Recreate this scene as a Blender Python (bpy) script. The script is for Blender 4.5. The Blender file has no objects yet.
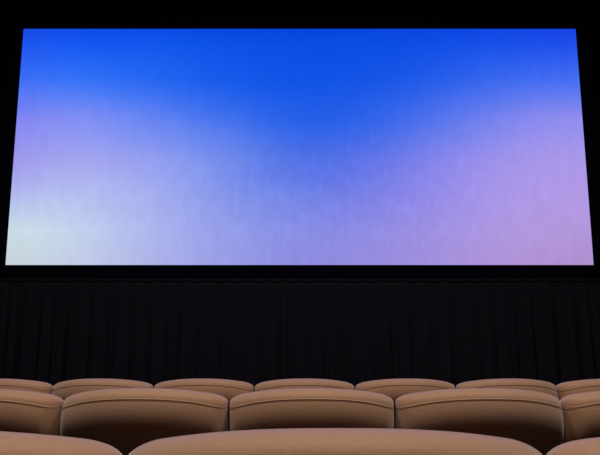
import bpy, bmesh, math, random
from mathutils import Vector
random.seed(7)
S = bpy.context.scene
COL = S.collection
PI = math.pi

def lin(c):
    return tuple((v/255/12.92) if v/255 <= .04045 else (((v/255)+.055)/1.055)**2.4 for v in c) + (1.0,)

# ---------------------------------------------------------------- helpers
def link_mesh(name, me, mat, parent=None, smooth=True):
    o = bpy.data.objects.new(name, me); COL.objects.link(o)
    if mat: me.materials.append(mat)
    if smooth:
        for p in me.polygons: p.use_smooth = True
    if parent: o.parent = parent
    return o

def from_grid(name, rows, mat, parent=None, closed=False, caps=False):
    """rows: list of equal-length point lists -> skinned surface"""
    n = len(rows[0]); verts = [p for r in rows for p in r]; faces = []
    for i in range(len(rows)-1):
        for j in range(n if closed else n-1):
            k = (j+1) % n
            faces.append((i*n+j, i*n+k, (i+1)*n+k, (i+1)*n+j))
    if caps:
        faces.append(tuple(range(n))[::-1]); faces.append(tuple((len(rows)-1)*n+j for j in range(n)))
    me = bpy.data.meshes.new(name); me.from_pydata(verts, [], faces); me.update()
    return link_mesh(name, me, mat, parent)

def box(name, lo, hi, mat, parent=None, bevel=0.0, seg=3):
    bm = bmesh.new()
    bmesh.ops.create_cube(bm, size=1.0)
    for v in bm.verts:
        v.co = Vector([(lo[k]+hi[k])/2 + v.co[k]*(hi[k]-lo[k]) for k in range(3)])
    if bevel:
        bmesh.ops.bevel(bm, geom=bm.edges[:], offset=bevel, segments=seg, affect='EDGES', profile=.5)
    me = bpy.data.meshes.new(name); bm.to_mesh(me); bm.free()
    return link_mesh(name, me, mat, parent, smooth=bool(bevel))

def empty(name, loc, label, cat, group=None):
    o = bpy.data.objects.new(name, None); COL.objects.link(o); o.location = loc
    o.empty_display_size = .1
    o['label'] = label; o['category'] = cat
    if group: o['group'] = group
    return o

def struct(o):
    o['kind'] = 'structure'; return o

# ---------------------------------------------------------------- materials
def mat_new(name):
    m = bpy.data.materials.new(name); m.use_nodes = True
    nt = m.node_tree; b = nt.nodes['Principled BSDF']
    return m, nt, b

def simple(name, rgb, rough=.8, spec=.3, bump=0, bscale=60, var=.0, sheen=0):
    m, nt, b = mat_new(name)
    b.inputs['Roughness'].default_value = rough
    b.inputs['Specular IOR Level'].default_value = spec
    if sheen: b.inputs['Sheen Weight'].default_value = sheen
    tc = nt.nodes.new('ShaderNodeTexCoord')
    no = nt.nodes.new('ShaderNodeTexNoise'); no.inputs['Scale'].default_value = bscale
    no.inputs['Detail'].default_value = 4
    nt.links.new(tc.outputs['Object'], no.inputs['Vector'])
    rp = nt.nodes.new('ShaderNodeValToRGB')
    c = lin(rgb); e = rp.color_ramp.elements
    e[0].position = .3; e[1].position = .7
    e[0].color = tuple(v*(1-var) for v in c[:3])+(1,); e[1].color = tuple(min(1, v*(1+var)) for v in c[:3])+(1,)
    nt.links.new(no.outputs['Fac'], rp.inputs['Fac']); nt.links.new(rp.outputs['Color'], b.inputs['Base Color'])
    if bump:
        bp = nt.nodes.new('ShaderNodeBump'); bp.inputs['Strength'].default_value = bump
        bp.inputs['Distance'].default_value = .002
        nt.links.new(no.outputs['Fac'], bp.inputs['Height']); nt.links.new(bp.outputs['Normal'], b.inputs['Normal'])
    return m

LEATHER = (200, 157, 125)
M_leather = simple('tan_leather', LEATHER, rough=.58, spec=.4, bump=.2, bscale=140, var=.05, sheen=.75)
M_seam = simple('seam_leather', (184, 145, 117), rough=.7, bscale=90, var=.05)
M_dark = simple('darkened_leather', (62, 50, 42), rough=.55, bump=.2, bscale=140, var=.05)  # unseen cushions and armrests, darkened to cut warm bounce onto the seat backs
M_black = simple('black_plastic', (16, 15, 16), rough=.6)
M_carpet = simple('dark_carpet', (26, 22, 24), rough=1, spec=.05, bump=.6, bscale=200, var=.3)
M_wall = simple('black_acoustic_wall', (14, 13, 24), rough=1, spec=.03, bump=.3, bscale=80, var=.15)
M_mask = simple('black_velvet_masking', (16, 15, 34), rough=1, spec=.02, bscale=50, var=.1)
M_curtain = simple('black_drape', (41, 40, 53), rough=1, spec=.05, bump=.2, bscale=160, var=.12)
M_ceil = simple('black_ceiling', (12, 11, 13), rough=1, spec=.03, bscale=20, var=.1)

# ---------------------------------------------------------------- layout (metres, Y away from viewer, eye above origin)
SCREEN_Y = 7.5
EYE = 1.72
Z = lambda rel: EYE + rel
SX0, SX1 = -4.79, 4.775     # tuned below from the photograph
SZ0, SZ1 = Z(.293), Z(4.375)

# ---------------------------------------------------------------- screen picture
ROWS = [  # t (0 = bottom), colours left to right at px
 (0.000, [(6,(198,212,220)),(60,(198,210,228)),(120,(183,190,232)),(200,(160,165,232)),(300,(135,135,222)),(400,(155,140,220)),(500,(180,150,218)),(592,(172,142,204))]),
 (0.135, [(8,(202,220,228)),(60,(200,218,235)),(120,(182,192,238)),(200,(155,163,236)),(300,(130,138,226)),(400,(148,138,226)),(500,(178,154,225)),(591,(178,150,216))]),
 (0.260, [(12,(181,192,236)),(60,(186,200,240)),(110,(180,188,240)),(200,(154,164,236)),(300,(103,124,226)),(400,(137,131,230)),(500,(174,154,232)),(589,(178,152,226))]),
 (0.345, [(13,(166,165,236)),(60,(176,183,240)),(110,(175,181,240)),(200,(142,156,237)),(300,(78,110,226)),(400,(124,126,231)),(500,(172,153,234)),(588,(175,151,230))]),
 (0.430, [(14,(158,152,234)),(60,(165,165,238)),(110,(165,166,240)),(200,(128,148,238)),(300,(62,103,226)),(400,(112,120,231)),(500,(166,150,235)),(586,(170,152,232))]),
 (0.600, [(17,(132,132,240)),(60,(135,144,244)),(110,(122,142,246)),(200,(76,120,240)),(300,(26,88,229)),(400,(54,103,233)),(500,(132,136,240)),(582,(148,143,238))]),
 (0.775, [(20,(60,110,245)),(60,(56,115,247)),(110,(44,108,245)),(200,(28,95,238)),(300,(14,80,228)),(400,(22,84,230)),(500,(62,107,240)),(578,(72,110,242))]),
 (0.930, [(22,(30,84,238)),(60,(25,90,242)),(110,(20,88,240)),(200,(13,82,232)),(300,(9,76,226)),(400,(12,77,228)),(500,(26,80,234)),(575,(32,78,234))]),
 (1.000, [(23,(28,72,225)),(60,(18,78,232)),(110,(12,76,230)),(200,(8,72,224)),(300,(7,70,220)),(400,(8,70,222)),(500,(15,70,228)),(575,(26,66,226))]),
]
def screen_material():
    m = bpy.data.materials.new('projected_picture'); m.use_nodes = True
    nt = m.node_tree; nt.nodes.clear(); N = nt.nodes.new; L = nt.links.new
    tc = N('ShaderNodeTexCoord'); sp = N('ShaderNodeSeparateXYZ'); L(tc.outputs['UV'], sp.inputs[0])
    # soft wobble so the bands of colour drift like cloud
    no = N('ShaderNodeTexNoise'); no.inputs['Scale'].default_value = 3.0; no.inputs['Detail'].default_value = 2
    L(tc.outputs['UV'], no.inputs['Vector'])
    def math_(op, a, b):
        n = N('ShaderNodeMath'); n.operation = op
        for i, v in enumerate((a, b)):
            if hasattr(v, 'links') or hasattr(v, 'is_linked'): L(v, n.inputs[i])
            else: n.inputs[i].default_value = v
        return n.outputs[0]
    wob = math_('MULTIPLY', math_('SUBTRACT', no.outputs['Fac'], .5), .07)
    v = math_('ADD', sp.outputs['Y'], wob); u = math_('ADD', sp.outputs['X'], wob)
    cur = None; prev_t = 0
    for t, stops in ROWS:
        r = N('ShaderNodeValToRGB'); r.color_ramp.interpolation = 'B_SPLINE'
        x0, x1 = stops[0][0], stops[-1][0]; e = r.color_ramp.elements
        for i, (x, c) in enumerate(stops):
            q = (x-x0)/(x1-x0)
            el = e[0] if i == 0 else (e[-1] if i == len(stops)-1 else e.new(q))
            el.position = q; el.color = tuple(v**(1/2.2) for v in lin(c)[:3])+(1,)   # mixed by eye, made linear below
        L(u, r.inputs['Fac'])
        if cur is None: cur = r.outputs['Color']
        else:
            mr = N('ShaderNodeMapRange')
            mr.inputs['From Min'].default_value = prev_t; mr.inputs['From Max'].default_value = t
            L(v, mr.inputs['Value'])
            mx = N('ShaderNodeMix'); mx.data_type = 'RGBA'
            L(mr.outputs[0], mx.inputs[0]); L(cur, mx.inputs[6]); L(r.outputs['Color'], mx.inputs[7])
            cur = mx.outputs[2]
        prev_t = t
    # faint upright streaks of the moving water in the picture
    mp = N('ShaderNodeMapping'); mp.inputs['Scale'].default_value = (60, 11, 1); L(tc.outputs['UV'], mp.inputs[0])
    n2 = N('ShaderNodeTexNoise'); n2.inputs['Scale'].default_value = 1; n2.inputs['Detail'].default_value = 3
    L(mp.outputs[0], n2.inputs['Vector'])
    n3 = N('ShaderNodeTexNoise'); n3.inputs['Scale'].default_value = 4; L(tc.outputs['UV'], n3.inputs['Vector'])
    k = math_('MULTIPLY', math_('SUBTRACT', n2.outputs['Fac'], .5), math_('MULTIPLY', n3.outputs['Fac'], .30))
    k = math_('ADD', k, 1.0)
    # small bright glints of water, thickest low in the middle of the picture
    vd = N('ShaderNodeVectorMath'); vd.operation = 'DISTANCE'; vd.inputs[1].default_value = (.56, .30, 0); L(tc.outputs['UV'], vd.inputs[0])
    mk = N('ShaderNodeMapRange'); L(vd.outputs['Value'], mk.inputs['Value'])
    for a_, b_ in (('From Min', .12), ('From Max', .42), ('To Min', 1.0), ('To Max', .1)): mk.inputs[a_].default_value = b_
    mp2 = N('ShaderNodeMapping'); mp2.inputs['Scale'].default_value = (75, 15, 1); mp2.inputs['Rotation'].default_value = (0, 0, .12); L(tc.outputs['UV'], mp2.inputs[0])
    n4 = N('ShaderNodeTexNoise'); n4.inputs['Scale'].default_value = 1; n4.inputs['Detail'].default_value = 2; L(mp2.outputs[0], n4.inputs['Vector'])
    gl = N('ShaderNodeMapRange'); L(n4.outputs['Fac'], gl.inputs['Value'])
    for a_, b_ in (('From Min', .46), ('From Max', .85), ('To Min', 0), ('To Max', .13)): gl.inputs[a_].default_value = b_
    k = math_('ADD', k, math_('MULTIPLY', gl.outputs[0], mk.outputs[0]))
    gm = N('ShaderNodeGamma'); gm.inputs['Gamma'].default_value = 2.2; L(cur, gm.inputs['Color']); cur = gm.outputs[0]
    em = N('ShaderNodeEmission'); L(cur, em.inputs['Color']); L(k, em.inputs['Strength'])
    out = N('ShaderNodeOutputMaterial'); L(em.outputs[0], out.inputs[0])
    return m

def build_screen():
    t = empty('projection_screen', (0, SCREEN_Y, SZ0-.2),
              'wide glowing cinema screen showing a blue to lilac gradient, framed in black', 'screen')
    off = Vector(t.location)
    def b(name, lo, hi, mat, bevel=0):
        return box(name, Vector(lo)-off, Vector(hi)-off, mat, t, bevel)
    # sheet
    me = bpy.data.meshes.new('screen_sheet')
    vs = [(SX0, SCREEN_Y, SZ0), (SX1, SCREEN_Y, SZ0), (SX1, SCREEN_Y, SZ1), (SX0, SCREEN_Y, SZ1)]
    vs += [(x, y+.02, z) for x, y, z in vs]
    me.from_pydata([tuple(Vector(v)-off) for v in vs], [],
                   [(0, 1, 2, 3), (5, 4, 7, 6), (4, 0, 3, 7), (1, 5, 6, 2), (3, 2, 6, 7), (4, 5, 1, 0)])
    uv = me.uv_layers.new(name='UVMap')
    for li, lp in enumerate(me.loops):
        x, y, z = me.vertices[lp.vertex_index].co + off
        uv.data[li].uv = ((x-SX0)/(SX1-SX0), (z-SZ0)/(SZ1-SZ0))
    link_mesh('screen_sheet', me, screen_material(), t, smooth=False)
    w = .21
    y0, y1 = SCREEN_Y-.03, SCREEN_Y+.05
    b('masking_board', (SX0-w, y0, SZ0-w), (SX1+w, y1, SZ0), M_mask, .008)
    b('masking_board', (SX0-w, y0, SZ1), (SX1+w, y1, SZ1+w), M_mask, .008)
    b('masking_board', (SX0-w, y0, SZ0), (SX0, y1, SZ1), M_mask, .008)
    b('masking_board', (SX1, y0, SZ0), (SX1+w, y1, SZ1), M_mask, .008)

# ---------------------------------------------------------------- curtain
def build_curtain():
    x0, x1, zt, zb, yc = -6.2, 6.2, SZ0-.215, .015, SCREEN_Y-.02
    top = Vector((0, yc, zb))
    rnd = random.Random(3)
    # irregular pleat phases
    knots = [x0]
    while knots[-1] < x1+.5: knots.append(knots[-1]+rnd.uniform(.15, .40))
    amp = [rnd.uniform(.5, 1.0) for _ in knots]
    def pleat(x, f):
        for i in range(len(knots)-1):
            if knots[i] <= x < knots[i+1]:
                q = (x-knots[i])/(knots[i+1]-knots[i])
                a = amp[i]
                return a*(math.sin(PI*q)**1.1)*(.014+.105*f) + (.003+.011*f)*math.sin(5*PI*q+i)*math.sin(PI*q)
        return 0
    rows = []
    nx = 1500; nz = 14
    for j in range(nz+1):
        f = j/nz; z = zt + (zb-zt)*f
        row = []
        for i in range(nx+1):
            x = x0+(x1-x0)*i/nx
            xs = x + .02*f*math.sin(x*3.1)
            row.append((x, yc-pleat(min(max(xs, x0), x1), f)-top.y, z-top.z))
        rows.append(row)
    # return the sheet behind itself so that it has a thickness
    c = empty('stage_curtain', top, 'long black pleated curtain hanging below the glowing screen', 'curtain')
    o = from_grid('drape', rows, M_curtain, c)
    md = o.modifiers.new('thickness', 'SOLIDIFY'); md.thickness = .006; md.offset = -1
    hem = box('heading_band', (x0, -.036, zt-top.z-.05), (x1, .0, zt-top.z), M_curtain, c, .006)
    return c

# ---------------------------------------------------------------- cinema seat
HW = .3216; H0 = 1.10
T0 = .052           # half thickness of the back cushion at the roll
SETB = .080         # how far the wings of the back wrap forward
def sgn(v): return -1 if v < 0 else 1
def xs_stations(n=64):
    out = []
    for i in range(n+1):
        a = -PI/2 + PI*i/n
        q = math.sin(a)
        lin_ = -1+2*i/n
        out.append(HW*(.55*q+.45*lin_))
    return out
def corner(x, R):
    d = (abs(x)-(HW-R))/R
    return 1.0 if d <= 0 else math.sqrt(max(0, 1-d*d))
def top_arc(x): return H0 - .050*abs(x/HW)**2.2
def top_z(x): return top_arc(x) - .020*(1-corner(x, .06))
def seam_z(x): return top_arc(x) - .034 - .010*abs(x/HW)**4
def plan(x): return SETB*abs(x/HW)**2.0
RECL = .14
def profile(x, n_top=22):
    """closed section at x: (rear points, top+front points), y grows towards the screen"""
    t = .006+(T0-.006)*corner(x, .05)
    z1 = top_z(x); zs = min(seam_z(x), z1-.010); rv = .048
    rv = min(rv, max(.012, z1-zs+.008))
    y0 = plan(x)
    def lean(z): return (z-H0)*-RECL + y0
    k = corner(x, .05)
    def bulge(z):       # rear panel swells below the seam and tucks under further down
        d = (zs-z)
        d = max(0, d); q = min(d, .125)
        b = .62*q - 4.4*q*q
        if d > .125: b -= .46*(min(d, .28)-.125)
        return b*k
    rear = []
    zlist = []
    zb = .40
    n = 34
    for i in range(n+1):
        f = i/n; zlist.append(zb+(zs-zb)*(1-(1-f)**2.2))
    for z in zlist: rear.append((lean(z)-t*1.0-bulge(z), z))
    # roll in at seam
    g = .0003*max(.25, k)
    rear[-1] = (lean(zs)-t*1.0-bulge(zs)+g*1.3, zs+.0005)
    z_ = zs-.004; rear.insert(-1, (lean(z_)-t*1.0-bulge(z_)+g*.25, z_))
    tf = []
    # top piece: starts in groove, out, over, front down
    zc = z1-rv
    zz = zs+.001
    tf.append((lean(zz)-t*.985+g*1.3, zz))
    tf.append((lean(zz)-t*.995+g*.2, zz+.0035))
    for i in range(0, n_top+1):
        a = PI - PI*i/n_top
        zq = zc+rv*math.sin(a)**.9 if math.sin(a) > 0 else zc
        tf.append((lean(zq)+t*math.cos(a), max(zq, zz+.006) if i < n_top/2 else zq))
    for z in (zc-.05, zc-.12, zc-.22, zc-.32, zc-.45, .42, .40):
        d = z1-z
        tf.append((lean(z)+t*(1+.5*k*math.sin(min(1, d/.6)*PI)), z))
    return rear, tf

def make_seat():
    t = empty('cinema_seat', (0, 0, 0), 'x', 'seat')
    X = xs_stations()
    ra, ta = [], []
    for x in X:
        r, f = profile(x)
        xx = x
        ra.append([(xx, y, z) for y, z in r]); ta.append([(xx, y, z) for y, z in f])
    bk = from_grid('backrest', ta, M_leather, t)
    rp = from_grid('rear_panel', ra, M_leather, t)
    # welt cord lying in the seam
    pts = []
    for x in X[2:-2]:
        r, f = profile(x)
        pts.append(Vector((x, (r[-1][0]+f[0][0])/2+.0002, r[-1][1])))
    rows = []
    for p in pts:
        rows.append([(p.x, p.y+.0013*math.cos(a*PI/3), p.z+.0013*math.sin(a*PI/3)) for a in range(6)])
    from_grid('welt_seam', rows, M_seam, t, closed=True, caps=True)
    # seat cushion
    rows = []
    for i in range(25):
        x = -.25+.5*i/24; e = math.sqrt(max(0, 1-(abs(x)/.25)**6))
        sec = []
        for j in range(28):
            a = 2*PI*j/28
            cy, cz = math.cos(a), math.sin(a)
            sec.append((x, .36+.29*(.9+.1*e)*sgn(cy)*abs(cy)**.35, .40+.085*max(.35, e)*sgn(cz)*abs(cz)**.45 + .02*e*(cz > 0)))
        rows.append(sec)
    from_grid('seat_cushion', rows, M_dark, t, closed=True, caps=True)
    for s in (-1, 1):
        x0 = s*.285
        box('armrest', (x0-.032, .05, .12), (x0+.032, .66, .60), M_dark, t, .028, 5)
    rb = box('seat_base', (-.25, .06, .03), (.25, .60, .31), M_black, t, .02)
    box('rear_shroud', (-.28, -.02, .06), (.28, .12, .44), M_black, t, .03)
    for sx in (-.24, .24):
        for y in (.10, .52):
            box('foot', (sx-.03, y-.03, 0), (sx+.03, y+.03, .05), M_black, t, .006)
    return t

def copy_seat(src):
    r = src.copy(); COL.objects.link(r)
    for ch in src.children:
        c = ch.copy(); COL.objects.link(c); c.parent = r
    return r

PITCH = .65
# row: (y of the row, height of the back above the eye, x of the middle seat, indexes)
ROWDEF = [
 ('near', .606, -.200, .054, (-1, 0, 1)),
 ('middle', 1.735, -.393, .046, (-2, -1, 0, 1, 2)),
 ('far', 2.935, -.597, .029, (-3, -2, -1, 0, 1, 2, 3)),
]
LABELS = {
 ('near', -1): 'tan leather cinema seat cut by the bottom left corner, in the nearest row',
 ('near', 0): 'largest tan leather cinema seat back, filling the bottom centre of the nearest row',
 ('near', 1): 'tan leather cinema seat cut by the bottom right corner, in the nearest row',
 ('middle', -2): 'tan leather cinema seat of the middle row, cut by the left edge of the photo',
 ('middle', -1): 'whole tan leather seat back of the middle row, left of its central seat',
 ('middle', 0): 'tan leather seat at the centre of the middle row, directly ahead of the largest seat',
 ('middle', 1): 'whole tan leather seat back of the middle row, right of its central seat',
 ('middle', 2): 'tan leather cinema seat of the middle row, cut by the right edge of the photo',
 ('far', -3): 'tan leather seat of the farthest row, cut by the left edge, first from the left',
 ('far', -2): 'thin strip of tan seat back in the farthest row, second from the left edge',
 ('far', -1): 'tan seat back in the farthest row, just left of the row\'s central seat',
 ('far', 0): 'tan seat back at the very centre of the farthest row, before the curtain',
 ('far', 1): 'tan seat back in the farthest row, just right of the row\'s central seat',
 ('far', 2): 'thin strip of tan seat back in the farthest row, second from the right edge',
 ('far', 3): 'tan leather seat of the farthest row, cut by the right edge, first from the right',
}
def build_seats():
    proto = make_seat(); first = True
    for row, y, rel, xc, idx in ROWDEF:
        for i in idx:
            o = proto if first else copy_seat(proto); first = False
            o.location = (xc+PITCH*i, y+T0, Z(rel)-H0)
            o['label'] = LABELS[(row, i)]
            o['category'] = 'seat'; o['group'] = 'cinema seats in the %s row' % row

# ---------------------------------------------------------------- room
def build_room():
    zf = [Z(r[2])-H0 for r in ROWDEF]       # floor heights: near, middle, far
    ys = [-.35, .62, 1.78]                   # leading edges behind each row
    X0, X1 = -6.25, 6.25
    YB, YF = -4.2, SCREEN_Y+.25
    H = 7.1
    # stepped floor: one mesh
    prof = [(YB, zf[0]), (1.40, zf[0]), (1.40, zf[1]), (2.60, zf[1]), (2.60, zf[2]), (YF, zf[2]), (YF, zf[2]-.3), (YB, zf[2]-.3)]
    fl = from_grid('floor', [[(X0, y, z) for y, z in prof], [(X1, y, z) for y, z in prof]], M_carpet, closed=True, caps=True)
    for p in fl.data.polygons: p.use_smooth = False
    struct(fl)
    struct(box('wall_front', (X0, SCREEN_Y+.06, zf[2]), (X1, YF, H), M_wall))
    struct(box('wall_back', (X0, YB-.15, zf[2]), (X1, YB, H), M_wall))
    struct(box('wall_left', (X0-.15, YB-.15, zf[2]-.3), (X0, YF, H), M_wall))
    struct(box('wall_right', (X1, YB-.15, zf[2]-.3), (X1+.15, YF, H), M_wall))
    struct(box('ceiling', (X0-.15, YB-.15, H), (X1+.15, YF, H+.15), M_ceil))

# ---------------------------------------------------------------- lights
def area(name, loc, target, size, power, color, spread=PI, sy=None):
    l = bpy.data.lights.new(name, 'AREA'); l.energy = power; l.color = color
    l.size = size; l.spread = spread
    if sy: l.shape = 'RECTANGLE'; l.size_y = sy
    o = bpy.data.objects.new(name, l); COL.objects.link(o); o.location = loc
    d = Vector(target)-Vector(loc); o.rotation_euler = d.to_track_quat('-Z', 'Y').to_euler()
    return o
def build_lights():
    # warm house downlights in the ceiling over the seats and behind the viewer
    for x in (-2.6, 0, 2.6):
        area('house_downlight', (x, 1.25, 7.0), (x, 1.25, 0), .5, 88, (1, .84, .71), sy=2.4)

build_room(); build_screen(); build_curtain(); build_seats(); build_lights()

w = bpy.data.worlds.new('World'); S.world = w; w.use_nodes = True
w.node_tree.nodes['Background'].inputs[0].default_value = (.5, .45, .5, 1)
w.node_tree.nodes['Background'].inputs[1].default_value = 0.0

cam = bpy.data.cameras.new('Camera'); co = bpy.data.objects.new('Camera', cam); COL.objects.link(co)
co.location = (0, 0, EYE); co.rotation_euler = (PI/2+math.radians(6.9), 0, 0)
cam.sensor_width = 36; cam.lens = 36*460/600; cam.clip_start = .02
S.camera = co
vs = S.view_settings; vs.view_transform = 'Standard'; vs.look = 'None'; vs.gamma = 1; vs.exposure = 0
vs.use_curve_mapping = False
